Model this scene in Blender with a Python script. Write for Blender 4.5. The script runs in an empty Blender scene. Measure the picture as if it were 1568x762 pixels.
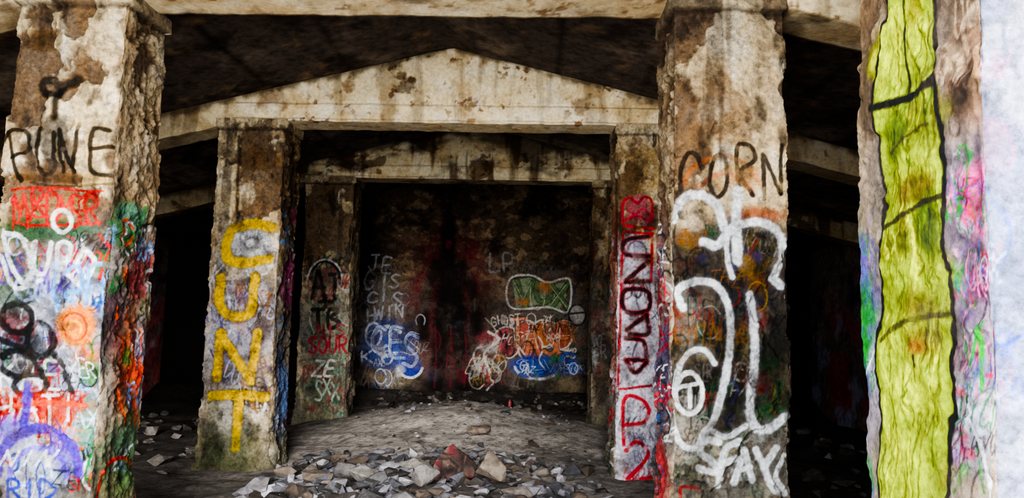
import bpy, bmesh, math, random
import numpy as np
from mathutils import Vector, Euler, Matrix

# ------------------------------------------------------------------ camera
EYE = 1.6
FPX = 1132.0                      # focal length for a 1568 px wide frame (26 mm equivalent)
rot = Euler((0, 0, math.radians(1.68)), 'XYZ').to_matrix() @ \
      Euler((math.radians(90 + 5.72), 0, 0), 'XYZ').to_matrix() @ \
      Euler((0, 0, math.radians(1.3)), 'XYZ').to_matrix()
cd = bpy.data.cameras.new('camera'); cam = bpy.data.objects.new('camera', cd)
bpy.context.collection.objects.link(cam)
cam.matrix_world = Matrix.Translation((0, 0, EYE)) @ rot.to_4x4()
cd.sensor_width = 36; cd.lens = FPX / 1568 * 36; cd.clip_start = 0.05
bpy.context.scene.camera = cam
R = np.array(rot)

def survey(px, py, axis, val):
    """measure a mark seen in the reference photo -> metres on the wall plane it is on"""
    d = R @ np.array([(px - 784) / FPX, -(py - 381) / FPX, -1.0])
    t = val / d[1] if axis == 'y' else val / d[0]
    p = d * t
    return (p[0] if axis == 'y' else p[1], p[2] + EYE)

# ------------------------------------------------------------------ utils
def C(h):
    v = np.array([int(h[i:i + 2], 16) / 255 for i in (0, 2, 4)])
    return np.where(v <= .04045, v / 12.92, ((v + .055) / 1.055) ** 2.4)

def _h(ix, iy, iz, seed):
    h = (ix * 374761393 + iy * 668265263 + iz * 1274126177 + seed * 974711) & 0xffffffff
    h = ((h ^ (h >> 13)) * 1274126177) & 0xffffffff
    h = ((h ^ (h >> 16)) * 2246822519) & 0xffffffff
    return (h ^ (h >> 15)) / 4294967295.0

def vnoise(p, seed=0):
    i = np.floor(p).astype(np.int64); f = p - i; f = f * f * (3 - 2 * f)
    x, y, z = i[:, 0], i[:, 1], i[:, 2]; fx, fy, fz = f[:, 0], f[:, 1], f[:, 2]
    def L(a, b, t): return a + (b - a) * t
    r = L(L(L(_h(x, y, z, seed), _h(x + 1, y, z, seed), fx), L(_h(x, y + 1, z, seed), _h(x + 1, y + 1, z, seed), fx), fy),
          L(L(_h(x, y, z + 1, seed), _h(x + 1, y, z + 1, seed), fx), L(_h(x, y + 1, z + 1, seed), _h(x + 1, y + 1, z + 1, seed), fx), fy), fz)
    return r * 2 - 1

# rotate the lattice so noise does not line up with the walls
_A = np.array(Euler((.6, .9, .4), 'XYZ').to_matrix())
def fbm(p, sc, oct=4, seed=0):
    r = 0; a = 1; t = 0
    sc = np.array(sc) if not np.isscalar(sc) else sc
    q = (p * sc) @ _A.T
    for k in range(oct):
        r = r + a * vnoise(q * 2 ** k + 17.3 * k, seed + k); t += a; a *= .55
    return r / t * 1.5

def ss(a, b, x):
    t = np.clip((x - a) / (b - a), 0, 1); return t * t * (3 - 2 * t)

def mixc(c, col, a):
    a = np.clip(a, 0, 1)
    c += (col - c) * a[:, None]

def punch(col, sat=1.35, gam=1.12):
    """richer pigments"""
    l = (col @ np.array([.2126, .7152, .0722]))[:, None]
    c = np.clip(l + (col - l) * sat, 0.002, 1)
    return c ** gam

def make_mesh(name, P, F, col, mat, smooth=True):
    me = bpy.data.meshes.new(name)
    n = len(P); m = len(F)
    me.vertices.add(n); me.vertices.foreach_set('co', np.ascontiguousarray(P, dtype=np.float32).ravel())
    me.loops.add(m * 4); me.loops.foreach_set('vertex_index', np.ascontiguousarray(F, dtype=np.int32).ravel())
    me.polygons.add(m); me.polygons.foreach_set('loop_start', np.arange(0, m * 4, 4, dtype=np.int32))
    me.polygons.foreach_set('loop_total', np.full(m, 4, dtype=np.int32))
    me.update(calc_edges=True)
    me.polygons.foreach_set('use_smooth', np.full(m, smooth))
    ca = me.color_attributes.new('Col', 'FLOAT_COLOR', 'POINT')
    ca.data.foreach_set('color', np.hstack([np.clip(col, 0, 1), np.ones((n, 1))]).astype(np.float32).ravel())
    me.materials.append(mat); me.validate()
    ob = bpy.data.objects.new(name, me); bpy.context.collection.objects.link(ob)
    return ob

# ------------------------------------------------------------------ materials
def mat(name, fine=35, lo=.72, hi=1.2, bump=.5, bdist=.012, rough=.9, spk=.25):
    m = bpy.data.materials.new(name); m.use_nodes = True
    N = m.node_tree.nodes; Lk = m.node_tree.links
    b = N['Principled BSDF']; b.inputs['Roughness'].default_value = rough
    b.inputs['Specular IOR Level'].default_value = .2
    at = N.new('ShaderNodeAttribute'); at.attribute_name = 'Col'
    tc = N.new('ShaderNodeTexCoord')
    n1 = N.new('ShaderNodeTexNoise'); n1.inputs['Scale'].default_value = fine; n1.inputs['Detail'].default_value = 8
    n1.inputs['Roughness'].default_value = .65
    mr = N.new('ShaderNodeMapRange'); mr.inputs['From Min'].default_value = .3; mr.inputs['From Max'].default_value = .7
    mr.inputs['To Min'].default_value = lo; mr.inputs['To Max'].default_value = hi
    n2 = N.new('ShaderNodeTexNoise'); n2.inputs['Scale'].default_value = fine * .35; n2.inputs['Detail'].default_value = 10
    n2.inputs['Roughness'].default_value = .75
    mr2 = N.new('ShaderNodeMapRange'); mr2.inputs['From Min'].default_value = .36; mr2.inputs['From Max'].default_value = .5
    mr2.inputs['To Min'].default_value = 1 - spk; mr2.inputs['To Max'].default_value = 1
    mu = N.new('ShaderNodeMath'); mu.operation = 'MULTIPLY'
    vm = N.new('ShaderNodeVectorMath'); vm.operation = 'SCALE'
    for n in (n1, n2): Lk.new(tc.outputs['Object'], n.inputs['Vector'])
    Lk.new(n1.outputs['Fac'], mr.inputs['Value']); Lk.new(n2.outputs['Fac'], mr2.inputs['Value'])
    Lk.new(mr.outputs[0], mu.inputs[0]); Lk.new(mr2.outputs[0], mu.inputs[1])
    Lk.new(at.outputs['Color'], vm.inputs[0]); Lk.new(mu.outputs[0], vm.inputs['Scale'])
    Lk.new(vm.outputs[0], b.inputs['Base Color'])
    bp = N.new('ShaderNodeBump'); bp.inputs['Strength'].default_value = bump; bp.inputs['Distance'].default_value = bdist
    ad = N.new('ShaderNodeMath'); ad.operation = 'ADD'
    Lk.new(n1.outputs['Fac'], ad.inputs[0]); Lk.new(n2.outputs['Fac'], ad.inputs[1])
    Lk.new(ad.outputs[0], bp.inputs['Height']); Lk.new(bp.outputs[0], b.inputs['Normal'])
    return m

M_conc = mat('weathered_painted_concrete', 34, .55, 1.25, 1.0, .024, spk=.5)
M_near = mat('rough_painted_concrete', 65, .5, 1.25, 1.0, .011, spk=.45)
M_beam = mat('cream_board_concrete', 30, .74, 1.15, .6, .012)
M_roof = mat('sooty_concrete', 12, .5, 1.5, .6, .02, spk=.5)
M_dirt = mat('grey_dirt', 22, .55, 1.2, 1.0, .03, spk=.45)
M_rock = mat('broken_stone', 18, .6, 1.2, .9, .02, spk=.4)

# ------------------------------------------------------------------ painting on surfaces
def catmull(pts, n=7):
    p = [np.array(q, float) for q in pts]
    if len(p) < 3: return np.array(p)
    closed = np.allclose(p[0], p[-1])
    q = [p[-2]] + p + [p[1]] if closed else [2 * p[0] - p[1]] + p + [2 * p[-1] - p[-2]]
    out = []
    for i in range(1, len(q) - 2):
        for k in range(n):
            t = k / n
            out.append(.5 * ((2 * q[i]) + (-q[i - 1] + q[i + 1]) * t + (2 * q[i - 1] - 5 * q[i] + 4 * q[i + 1] - q[i + 2]) * t * t
                             + (-q[i - 1] + 3 * q[i] - 3 * q[i + 1] + q[i + 2]) * t ** 3))
    out.append(p[-1]); return np.array(out)

# hand-style letters: strokes in a unit box, y down
G = {
 'A': [[(0, 1), (.25, .4), (.5, 0), (.75, .5), (1, 1)], [(.1, .65), (.9, .6)]],
 'B': [[(.1, 1), (.1, 0), (.7, .05), (.75, .35), (.15, .5), (.9, .6), (.85, .95), (.1, 1)]],
 'C': [[(.95, .15), (.5, 0), (.1, .4), (.15, .85), (.6, 1), (1, .85)]],
 'D': [[(.1, 1), (.1, 0), (.7, .15), (.95, .55), (.6, .95), (.1, 1)]],
 'E': [[(.95, .05), (.2, .0), (.1, .5), (.15, .95), (1, 1)], [(.1, .5), (.8, .48)]],
 'G': [[(.95, .15), (.4, 0), (.05, .5), (.35, 1), (.9, .9), (.95, .55), (.55, .55)]],
 'H': [[(.1, 0), (.1, 1)], [(.1, .55), (.9, .45)], [(.9, 0), (.9, 1)]],
 'I': [[(.5, 0), (.5, 1)]],
 'J': [[(.2, 0), (.95, 0)], [(.7, 0), (.7, .8), (.4, 1), (.05, .75)]],
 'K': [[(.1, 0), (.1, 1)], [(.9, 0), (.15, .55)], [(.3, .5), (.95, 1)]],
 'L': [[(.15, 0), (.1, .6), (.15, 1), (.95, .95)]],
 'M': [[(0, 1), (.15, 0)], [(.15, 0), (.5, .6)], [(.5, .6), (.85, 0)], [(.85, 0), (1, 1)]],
 'N': [[(.1, 1), (.1, 0)], [(.1, 0), (.85, 1)], [(.85, 1), (.9, 0)]],
 'O': [[(.5, 0), (.95, .4), (.7, .95), (.25, .95), (.05, .4), (.5, 0)]],
 'P': [[(.15, 1), (.1, 0), (.8, .05), (.9, .35), (.6, .55), (.12, .55)]],
 'R': [[(.12, 1), (.1, 0), (.8, .08), (.8, .4), (.15, .52)], [(.3, .5), (1, 1.05)]],
 'S': [[(.95, .1), (.4, 0), (.1, .25), (.5, .5), (.9, .75), (.55, 1), (0, .9)]],
 'T': [[(0, .05), (1, 0)], [(.5, 0), (.48, 1)]],
 'U': [[(.08, 0), (.1, .75), (.5, 1), (.88, .75), (.95, 0)]],
 'V': [[(0, 0), (.5, 1)], [(.5, 1), (1, 0)]],
 'W': [[(0, 0), (.25, 1)], [(.25, 1), (.5, .3)], [(.5, .3), (.75, 1)], [(.75, 1), (1, 0)]],
 'X': [[(0, 0), (1, 1)], [(1, 0), (0, 1)]],
 'Y': [[(0, 0), (.5, .5), (1, 0)], [(.5, .5), (.4, 1)]],
 'Z': [[(0, 0), (.95, .05)], [(.95, .05), (.05, .95)], [(.05, .95), (1, 1)]],
}
WORDS = ['SER', 'DOPE', 'KRUZ', 'AXE', 'RIO', 'MOB', 'ZEK', 'BONE', 'SICK', 'TAZ', 'GHOST', 'LUX', 'EWOK', 'NOR', 'HEX', 'DUB', 'PSYCO', 'RAW', 'TK', 'CES']

class Surf:
    def __init__(s, P, col, idx, axis, val, depth):
        s.col = col; s.idx = idx; s.axis = axis; s.val = val; s.m = depth / FPX
        Q = P[idx]; s.a = Q[:, 0] if axis == 'y' else Q[:, 1]; s.z = Q[:, 2]
        s.nz = fbm(Q, 28, 3, 91); s.wear = fbm(Q, 9, 4, 37)
        s.low = fbm(Q, 3.2, 4, 55)
    def map(s, pts): return np.array([survey(x, y, s.axis, s.val) for x, y in pts])
    def apply(s, sel, color, al):
        c = C(color); i = s.idx[sel]
        s.col[i] += (c - s.col[i]) * np.clip(al, 0, 1)[:, None]
    def st(s, color, w, pts, a=.92, smooth=True, soft=.3, wear=.45):
        q = s.map(pts)
        if smooth: q = catmull(q)
        hw = w * s.m * .5; pad = hw * 1.8 + .01
        sel = np.where((s.a > q[:, 0].min() - pad) & (s.a < q[:, 0].max() + pad) & (s.z > q[:, 1].min() - pad) & (s.z < q[:, 1].max() + pad))[0]
        if len(sel) == 0: return
        A = s.a[sel]; Z = s.z[sel]; D = np.full(len(sel), 9.)
        for i in range(len(q) - 1):
            ax, az = q[i]; bx, bz = q[i + 1]; dx = bx - ax; dz = bz - az; L = dx * dx + dz * dz + 1e-12
            t = np.clip(((A - ax) * dx + (Z - az) * dz) / L, 0, 1)
            D = np.minimum(D, np.hypot(A - ax - t * dx, Z - az - t * dz))
        D = D + s.nz[sel] * hw * .25
        al = a * (1 - ss(hw * (1 - soft), hw * (1 + soft), D)) * (1 - wear * ss(.25, .7, s.wear[sel]))
        s.apply(sel, color, al)
    def word(s, text, x, y, w, h, color, lw, slant=0., rise=0., over=.82, jit=0, **k):
        cw = w / len(text); r = random.Random(len(text) * 7 + int(x * 3 + y))
        for i, ch in enumerate(text):
            jx, jy, jh = (r.uniform(-1, 1) * jit * cw, r.uniform(-1, 1) * jit * h, 1 + r.uniform(-1, 1) * jit)
            for stx in G.get(ch, G['O']):
                s.st(color, lw, [(x + cw * i + jx + u * cw * over - slant * (v - .5) * h, y + jy + v * h * jh + rise * (cw * i)) for u, v in stx], **k)
    def piece(s, text, x, y, w, h, fill, line, lw, hl=None, jit=.12):
        """bubble letters: cloud outline, fat fill, inner line work"""
        s.word(text, x, y, w, h, line, lw * 2.0, jit=jit, over=.95, a=.85)
        s.word(text, x, y, w, h, fill, lw * 1.35, jit=jit, over=.95, a=.9)
        if hl: s.word(text, x - lw * .15, y - lw * .15, w, h, hl, lw * .25, jit=jit, over=.95, a=.8)
    def bl(s, color, cx, cy, rx, ry, a=.8, soft=.5, n=.5):
        c0 = s.map([(cx, cy)])[0]; e = s.map([(cx + rx, cy)])[0]; f = s.map([(cx, cy + ry)])[0]
        RX = abs(e[0] - c0[0]) + 1e-4; RY = abs(f[1] - c0[1]) + 1e-4
        r = np.hypot((s.a - c0[0]) / RX, (s.z - c0[1]) / RY) + n * (s.low * .6 + s.wear * .5)
        sel = np.where(r < 1 + soft)[0]
        s.apply(sel, color, a * (1 - ss(1 - soft, 1 + soft * .6, r[sel])))
    def poly(s, color, pts, a=.85):
        q = s.map(pts); A = s.a + s.nz * .006; Z = s.z + s.nz * .006
        ins = np.zeros(len(A), bool); n = len(q); j = n - 1
        for i in range(n):
            xi, zi = q[i]; xj, zj = q[j]
            ins ^= ((zi > Z) != (zj > Z)) & (A < (xj - xi) * (Z - zi) / (zj - zi + 1e-12) + xi); j = i
        sel = np.where(ins)[0]; s.apply(sel, color, a * (1 - .5 * ss(.2, .7, s.wear[sel])))
    def band(s, color, y0, y1, a, fade=25, cx=1115):
        """wash of colour between two heights"""
        z1 = s.map([(cx, y0)])[0][1]; z0 = s.map([(cx, y1)])[0][1]; f = fade * s.m
        Z = s.z + s.low * .12
        al = ss(z0 - f, z0 + f, Z) * (1 - ss(z1 - f, z1 + f, Z)) * a * (1 - .35 * ss(.2, .6, s.wear))
        s.apply(np.arange(len(s.z)), color, al)
    def ring(s, color, w, cx, cy, rx, ry, a0=0, a1=360, **k):
        s.st(color, w, [(cx + rx * math.cos(math.radians(t)), cy + ry * math.sin(math.radians(t))) for t in np.linspace(a0, a1, 13)], **k)
    def scr(s, seed, box, n, cols, w, size, a=.75, xs=1.0):
        """overlapping old tags, arcs and sprayed patches"""
        r = random.Random(seed); x0, y0, x1, y1 = box
        for _ in range(n):
            x = r.uniform(x0, x1); y = r.uniform(y0, y1); c = r.choice(cols); sz = size * r.uniform(.6, 1.3)
            kind = r.random(); ww = w * r.uniform(.6, 1.25)
            if kind < .38:
                t = r.choice(WORDS); s.word(t, x - sz * xs, y - sz * .5, sz * xs * .6 * len(t), sz * r.uniform(.8, 1.5), c, ww * .8, r.uniform(-.2, .4), r.uniform(-.2, .2), jit=.2, a=a)
            elif kind < .6:
                t0 = r.uniform(0, 360); sp = r.uniform(160, 360)
                s.st(c, ww, [(x + xs * math.cos(math.radians(t0 + sp * i / 7)) * sz * .6, y + math.sin(math.radians(t0 + sp * i / 7)) * sz * .8) for i in range(8)], a=a)
            elif kind < .78:
                s.st(c, ww, [(x + xs * r.uniform(-.6, .6) * sz, y - sz * 1.1), (x + xs * r.uniform(-.6, .6) * sz, y), (x + xs * r.uniform(-.6, .6) * sz, y + sz * 1.2)], a=a)
            else:
                s.bl(c, x, y, sz * xs * r.uniform(.4, .9), sz * r.uniform(.3, .9), a * .75, .5, .5)

# ------------------------------------------------------------------ pillars
AX = -0.933; HW = 1.8; PW = .79; PD = .57
D = [1.44, 4.68, 7.87, 11.05, 14.2]
ZB = 3.755

def pillar(name, x0, x1, y0, r_f, r_l, r_r, rz, seed, paint, tone=1.0, material=None, calm=1.0, sat=1.35):
    y1 = y0 + PD; top = ZB + .02; bot = -.35
    per = []
    def seg(a, b, res, fid):
        n = max(3, int(np.hypot(b[0] - a[0], b[1] - a[1]) / res))
        for i in range(n):
            t = i / n; per.append((a[0] + (b[0] - a[0]) * t, a[1] + (b[1] - a[1]) * t, fid))
    seg((x0, y0), (x1, y0), r_f, 0); seg((x1, y0), (x1, y1), r_r, 1)
    seg((x1, y1), (x0, y1), .05, 2); seg((x0, y1), (x0, y0), r_l, 3)
    per = np.array(per); n = len(per)
    zs = np.linspace(bot, top, int((top - bot) / rz)); m = len(zs)
    X = np.tile(per[:, 0], m); Y = np.tile(per[:, 1], m); Z = np.repeat(zs, n); fid = np.tile(per[:, 2], m).astype(int)
    P0 = np.stack([X, Y, Z], 1)
    cx, cy = (x0 + x1) / 2, (y0 + y1) / 2; hx, hy = (x1 - x0) / 2, (y1 - y0) / 2; rr = .03
    q = np.stack([np.clip(X - cx, -(hx - rr), hx - rr), np.clip(Y - cy, -(hy - rr), hy - rr)], 1)
    d = np.stack([X - cx, Y - cy], 1) - q; L = np.linalg.norm(d, axis=1)[:, None] + 1e-9; nn = d / L
    S = P0 + seed * 3.1
    big = fbm(S, (1.6, 1.6, 1.1), 3, seed); mid = fbm(S, (7, 7, 5), 5, seed + 5); fin = fbm(S, 30, 3, seed + 9)
    chipf = fbm(S, (2.6, 2.6, 2.0), 6, seed + 20)
    chip = ss(.08, .16, chipf)
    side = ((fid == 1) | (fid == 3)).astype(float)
    cornd = np.abs(np.abs(X - cx) - hx) + np.abs(np.abs(Y - cy) - hy)
    corner = np.exp(-(cornd / .07) ** 2)
    cap = ss(top - .11, top - .10, Z)
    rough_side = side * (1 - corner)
    disp = big * .022 * calm + mid * calm * (.018 + .02 * rough_side) + calm * fin * (.006 + .005 * rough_side) - chip * .026 * calm - calm * corner * np.clip(mid + .3 + fin * .3, 0, 1.2) * .07
    disp = disp * (1 - cap) + cap * (.012 + mid * .008)
    disp += .05 * np.exp(-np.clip(Z, 0, 9) / .25)
    xy = np.stack([cx, cy]) + q + nn * (rr + disp[:, None])
    Pn = np.stack([xy[:, 0], xy[:, 1], Z + mid * .006 * calm], 1)
    col = np.tile(C('dcc59c'), (len(P0), 1))
    mixc(col, C('ae9066'), ss(-.3, .5, big) * .7)
    mixc(col, C('f3e8ce'), ss(.0, .5, mid) * .6)
    mixc(col, C('5c4028'), chip * .85)
    mixc(col, C('8a6a46'), ss(.22, .42, fbm(S, (5, 5, 3), 4, seed + 31)) * .65)
    mixc(col, C('20160e'), ss(.3, .55, fbm(S, (4, 4, 2), 5, seed + 41)) * .8)
    streak = fbm(S, (11, 11, .6), 4, seed + 45)
    mixc(col, C('3c2a1a'), ss(.1, .55, streak) * .6)
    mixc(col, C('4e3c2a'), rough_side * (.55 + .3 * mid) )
    low = ss(2.5, 1.9, Z)
    mixc(col, C('8f8d8a'), low * .45)
    mixc(col, C('444a36'), ss(.75, .1, Z + mid * .3) * .7)
    mixc(col, C('dcc8a0'), cap * (.6 - .4 * chip))
    mixc(col, C('3a2a1c'), ss(.03, .0, np.abs(Z - (top - .12))) * .7)
    if paint:
        bare = col.copy()
        paint(lambda f: Surf(P0, col, np.where(fid == f)[0], 'y' if f == 0 else 'x',
              y0 if f == 0 else (x1 if f == 1 else x0), y0 + (0 if f == 0 else PD / 2)))
        ch = (np.abs(col - bare).sum(1) > .02)[:, None]
        col = np.where(ch, punch(col, sat, 1.12), col)
        dust = ss(.0, .55, fbm(S, (8, 8, 5), 5, seed + 71)) * .28          # grime over the old paint
        mixc(col, C('5e5246'), dust * np.where(fid == 0, 1, .6))
    col *= tone
    rub = ss(.44, .56, fbm(S, (6, 6, 6), 5, seed + 61)) * .5 * calm        # paint broken away
    mixc(col, C('5a4a3a') * tone, rub)
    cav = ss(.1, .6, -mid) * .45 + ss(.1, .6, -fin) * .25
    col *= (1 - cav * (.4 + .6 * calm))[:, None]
    i = np.arange(m - 1)[:, None] * n; j = np.arange(n)[None, :]; jn = (j + 1) % n
    F = np.stack([i + j, i + jn, i + n + jn, i + n + j], -1).reshape(-1, 4)
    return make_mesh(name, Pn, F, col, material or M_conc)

W_, K_, RD, BL, GR, OR, YE, PU, PK = 'f2f4f6', '131214', 'c0202c', '4a6fae', '2f6b3a', 'e07a2a', 'e8cf2c', '6a4fae', 'e0809a'

def paint_1L(S):
    f = S(0)
    f.bl('b2bacc', 75, 570, 120, 220, .8, .4, .35)
    f.bl('2f5a38', 60, 352, 90, 24, .8); f.bl('7a3030', 60, 400, 60, 30, .5); f.bl('2c5a40', 20, 450, 40, 30, .7)
    f.bl('d8dce2', 110, 420, 60, 40, .7); f.bl('3c3a40', 40, 540, 60, 55, .6); f.bl('3a7a44', 140, 640, 26, 80, .6)
    f.bl('dfe6f0', 40, 650, 60, 40, .6); f.bl('8a5a40', 145, 560, 16, 50, .6); f.bl('5a3a30', 150, 400, 30, 40, .5); f.bl('2a4a9a', 90, 440, 30, 20, .5)
    f.bl('8a3028', 20, 500, 30, 24, .6); f.bl('d8742c', 130, 545, 22, 18, .6)
    f.scr(3, (-15, 360, 165, 750), 120, ['8a9cc0', '1e4a9a', '1c1c22', 'b82a3a', '2f7a40', 'e8ecf2', 'e0802c', '6a44a8', 'b8c8e8', '303238', 'c8362c'], 4, 24, .82)
    k = '120e0b'
    f.st(k, 13, [(62, 130), (68, 122), (84, 124), (94, 136), (84, 144), (68, 142), (62, 130)], wear=.1); f.st(k, 14, [(90, 134), (104, 128), (116, 120)], soft=.6, wear=.1); f.st(k, 12, [(90, 138), (86, 158), (84, 180)], soft=.6, wear=.1)
    f.bl('2a1e14', 60, 60, 26, 14, .5, .6)
    k = '17120e'
    f.st(k, 7, [(12, 202), (20, 240), (30, 276)]); f.st(k, 7, [(2, 218), (18, 198), (44, 205), (42, 228), (18, 242)])
    f.st(k, 7, [(62, 196), (58, 250), (66, 266), (82, 254), (84, 204)]); f.st(k, 7, [(94, 262), (92, 200)]); f.st(k, 7, [(92, 200), (110, 262)]); f.st(k, 7, [(110, 262), (122, 190)])
    f.st(k, 7, [(166, 198), (142, 196), (138, 236), (140, 262), (170, 268)]); f.st(k, 7, [(138, 228), (168, 222)])
    f.st('2a211a', 4, [(44, 278), (90, 284), (172, 280)], a=.6); f.bl('3a2818', 90, 272, 60, 8, .5, .6)
    f.bl('b89a78', 80, 318, 70, 22, .4)
    f.word('MRDSR', 14, 292, 138, 46, 'c82228', 4.5, jit=.12); f.word('NEMR', 22, 300, 120, 38, 'd43034', 3.5, slant=.2, jit=.15)
    f.st('c82228', 4, [(14, 290), (60, 286), (156, 292)]); f.st('c82228', 4, [(20, 340), (60, 346), (150, 340)])
    f.ring(W_, 7, 92, 338, 13, 17)
    for p in ([(2, 352), (14, 400), (36, 432), (48, 400), (30, 362), (6, 356)], [(52, 370), (50, 412), (66, 416), (76, 372)],
              [(84, 430), (86, 376), (104, 374), (100, 400), (86, 404), (118, 436)], [(124, 380), (116, 408), (132, 424), (142, 398), (126, 380)],
              [(0, 392), (22, 440), (60, 428)]):
        f.st(W_, 7, p)
    f.word('KAE', -5, 552, 100, 44, W_, 5)
    for p in ([(82, 402), (80, 445), (90, 475)], [(96, 416), (118, 408), (122, 440), (100, 450), (124, 474)], [(134, 408), (158, 406), (152, 440), (156, 476), (130, 478), (134, 410)]):
        f.st('86bcf0', 7, p)
    f.bl('e8921c', 114, 500, 32, 36, .97, .3, .25)
    f.ring('a8560c', 4, 114, 500, 18, 21); f.ring('f4c060', 4, 115, 502, 9, 10)
    f.ring('101014', 10, 24, 486, 24, 22); f.ring('101014', 10, 58, 520, 20, 26); f.ring('101014', 10, 22, 556, 22, 20); f.st('101014', 9, [(76, 540), (98, 570), (110, 600)])
    f.st('101014', 9, [(0, 520), (40, 540), (70, 590)]); f.ring('101014', 9, 44, 590, 26, 16); f.bl('1a1a1e', 30, 520, 30, 20, .75)
    f.bl('cf4a24', 60, 622, 76, 22, .8)
    f.word('HATI', -6, 608, 136, 40, 'b02c18', 7, jit=.12); f.word('HATI', -10, 604, 136, 40, 'f8f0ea', 5, jit=.12)
    f.st('e8642c', 8, [(20, 622), (80, 616), (130, 622)])
    f.ring('5e3cb8', 16, 58, 724, 60, 68, 180, 360); f.ring('8a74dc', 9, 58, 730, 42, 44, 180, 360); f.st('5e3cb8', 12, [(30, 660), (40, 590)]); f.bl('5e3cb8', 20, 660, 26, 24, .75); f.bl('5e3cb8', 100, 690, 16, 30, .6)
    f.word('NIN', 4, 690, 84, 22, W_, 4, slant=.5)
    f.word('RID', 12, 734, 76, 28, '2a40b8', 5)
    g = S(1)
    g.bl('2e5a34', 200, 350, 26, 40, .85); g.bl('7c2430', 222, 420, 22, 55, .75); g.bl('6a8a80', 205, 330, 20, 20, .5)
    g.bl('8a4220', 200, 560, 24, 100, .8); g.bl('30604a', 190, 690, 36, 60, .75); g.bl('8898b8', 218, 560, 12, 60, .6); g.bl('3a2030', 180, 480, 14, 60, .7)
    g.scr(5, (175, 320, 235, 720), 44, ['b85028', '2f6a3c', '8aa6d0', '202024', 'a83a2a', 'b8b8bc', '5a3a4a', '302420'], 5, 26, .8, .45)
    for xx in (182, 196, 210): g.st('c8582c', 4, [(xx, 470), (xx + 4, 540), (xx - 4, 600), (xx + 6, 650)], a=.7)
    g.st('d02424', 6, [(150, 762), (160, 715), (185, 700), (208, 712), (206, 762)]); g.bl('4a5a34', 190, 730, 40, 40, .6)

def paint_2L(S):
    f = S(0)
    f.st('2a211a', 5, [(365, 208), (364, 270), (362, 335)], a=.8, soft=.8)
    f.bl('a8a8b4', 365, 500, 60, 90, .85, .4, .3); f.bl('b4b4b0', 355, 630, 35, 50, .6)
    f.bl('6a4a2a', 400, 240, 30, 20, .5); f.bl('3a3038', 405, 460, 18, 60, .65); f.bl('4c4a7a', 345, 560, 20, 30, .55); f.bl('4a3424', 400, 500, 14, 50, .5)
    f.scr(12, (325, 400, 415, 630), 44, ['d8d8e0', '5a4a8a', '8a8a94', '2a2428', '5a4a44', '9a6a40', 'c0c4d0', '4a4440'], 3.5, 22, .7)
    f.bl('d0d0d2', 378, 375, 46, 44, .95, .35, .3); f.scr(13, (350, 340, 412, 410), 8, ['8a8a92', 'e8e8ea', '6a6a70'], 4, 18, .6)
    f.bl('3a3a40', 383, 372, 20, 17, .7); f.bl('d8d8d8', 383, 372, 8, 8, .8)
    y = 'd8b81c'
    def two(w, p): f.st('4a4020', w + 5, p, a=.55); f.st(y, w, p, wear=.3)
    two(15, [(416, 348), (385, 342), (356, 352), (346, 376), (352, 398), (380, 402), (412, 396)])
    two(14, [(338, 424), (335, 460), (345, 480), (370, 484), (383, 470), (390, 424)])
    two(13, [(332, 578), (338, 512)]); two(13, [(338, 510), (360, 545), (384, 582)]); two(13, [(384, 584), (394, 508)])
    two(14, [(324, 606), (360, 604), (404, 608)]); two(13, [(365, 608), (364, 650), (362, 684)])
    f.bl('4a523a', 350, 695, 60, 44, .6); f.bl('5a6248', 328, 630, 12, 36, .4)
    f.st('e06020', 5, [(412, 596), (416, 606)])
    g = S(1)
    g.bl('2a2420', 440, 450, 30, 200, .6); g.bl('80285a', 446, 430, 10, 50, .85); g.bl('4a6a9a', 432, 600, 10, 60, .6)
    g.scr(15, (425, 330, 455, 660), 16, ['902a60', '4a6890', '202020', '8a8a90', '6a6a30'], 5, 26, .7, .4)
    g.st('d8c030', 5, [(405, 440), (425, 436)])

def paint_3L(S):
    f = S(0)
    f.bl('6f736c', 500, 480, 44, 120, .6); f.bl('5a6050', 500, 600, 44, 50, .6)
    f.scr(22, (470, 400, 535, 625), 40, ['b8bcb8', '3a5a40', '903840', '28282a', '708c7c', '4c4c48'], 3, 18, .7)
    f.ring(K_, 6, 497, 425, 22, 26, 180, 360); f.ring('c8c8c8', 3, 497, 427, 26, 30, 190, 350); f.bl('5a564c', 497, 425, 16, 18, .5)
    for p in ([(478, 456), (486, 414), (496, 456)], [(480, 440), (495, 440)], [(504, 420), (520, 418)], [(512, 420), (512, 456)],
              [(498, 452), (498, 470)], [(488, 461), (508, 461)], [(478, 474), (494, 474)], [(486, 474), (486, 500)],
              [(504, 474), (504, 502), (520, 494), (506, 486), (518, 476), (504, 474)]):
        f.st(K_, 6, p)
    f.word('NIS', 484, 496, 46, 18, '984048', 3); f.word('SOUR', 472, 516, 62, 24, '98303c', 4)
    f.word('ZE', 480, 552, 34, 24, 'c0c8c0', 4, slant=.3); f.word('SXX', 480, 584, 40, 26, 'a0b4a8', 3, jit=.2)
    S(1).bl('2a221c', 548, 450, 10, 200, .5)

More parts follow.
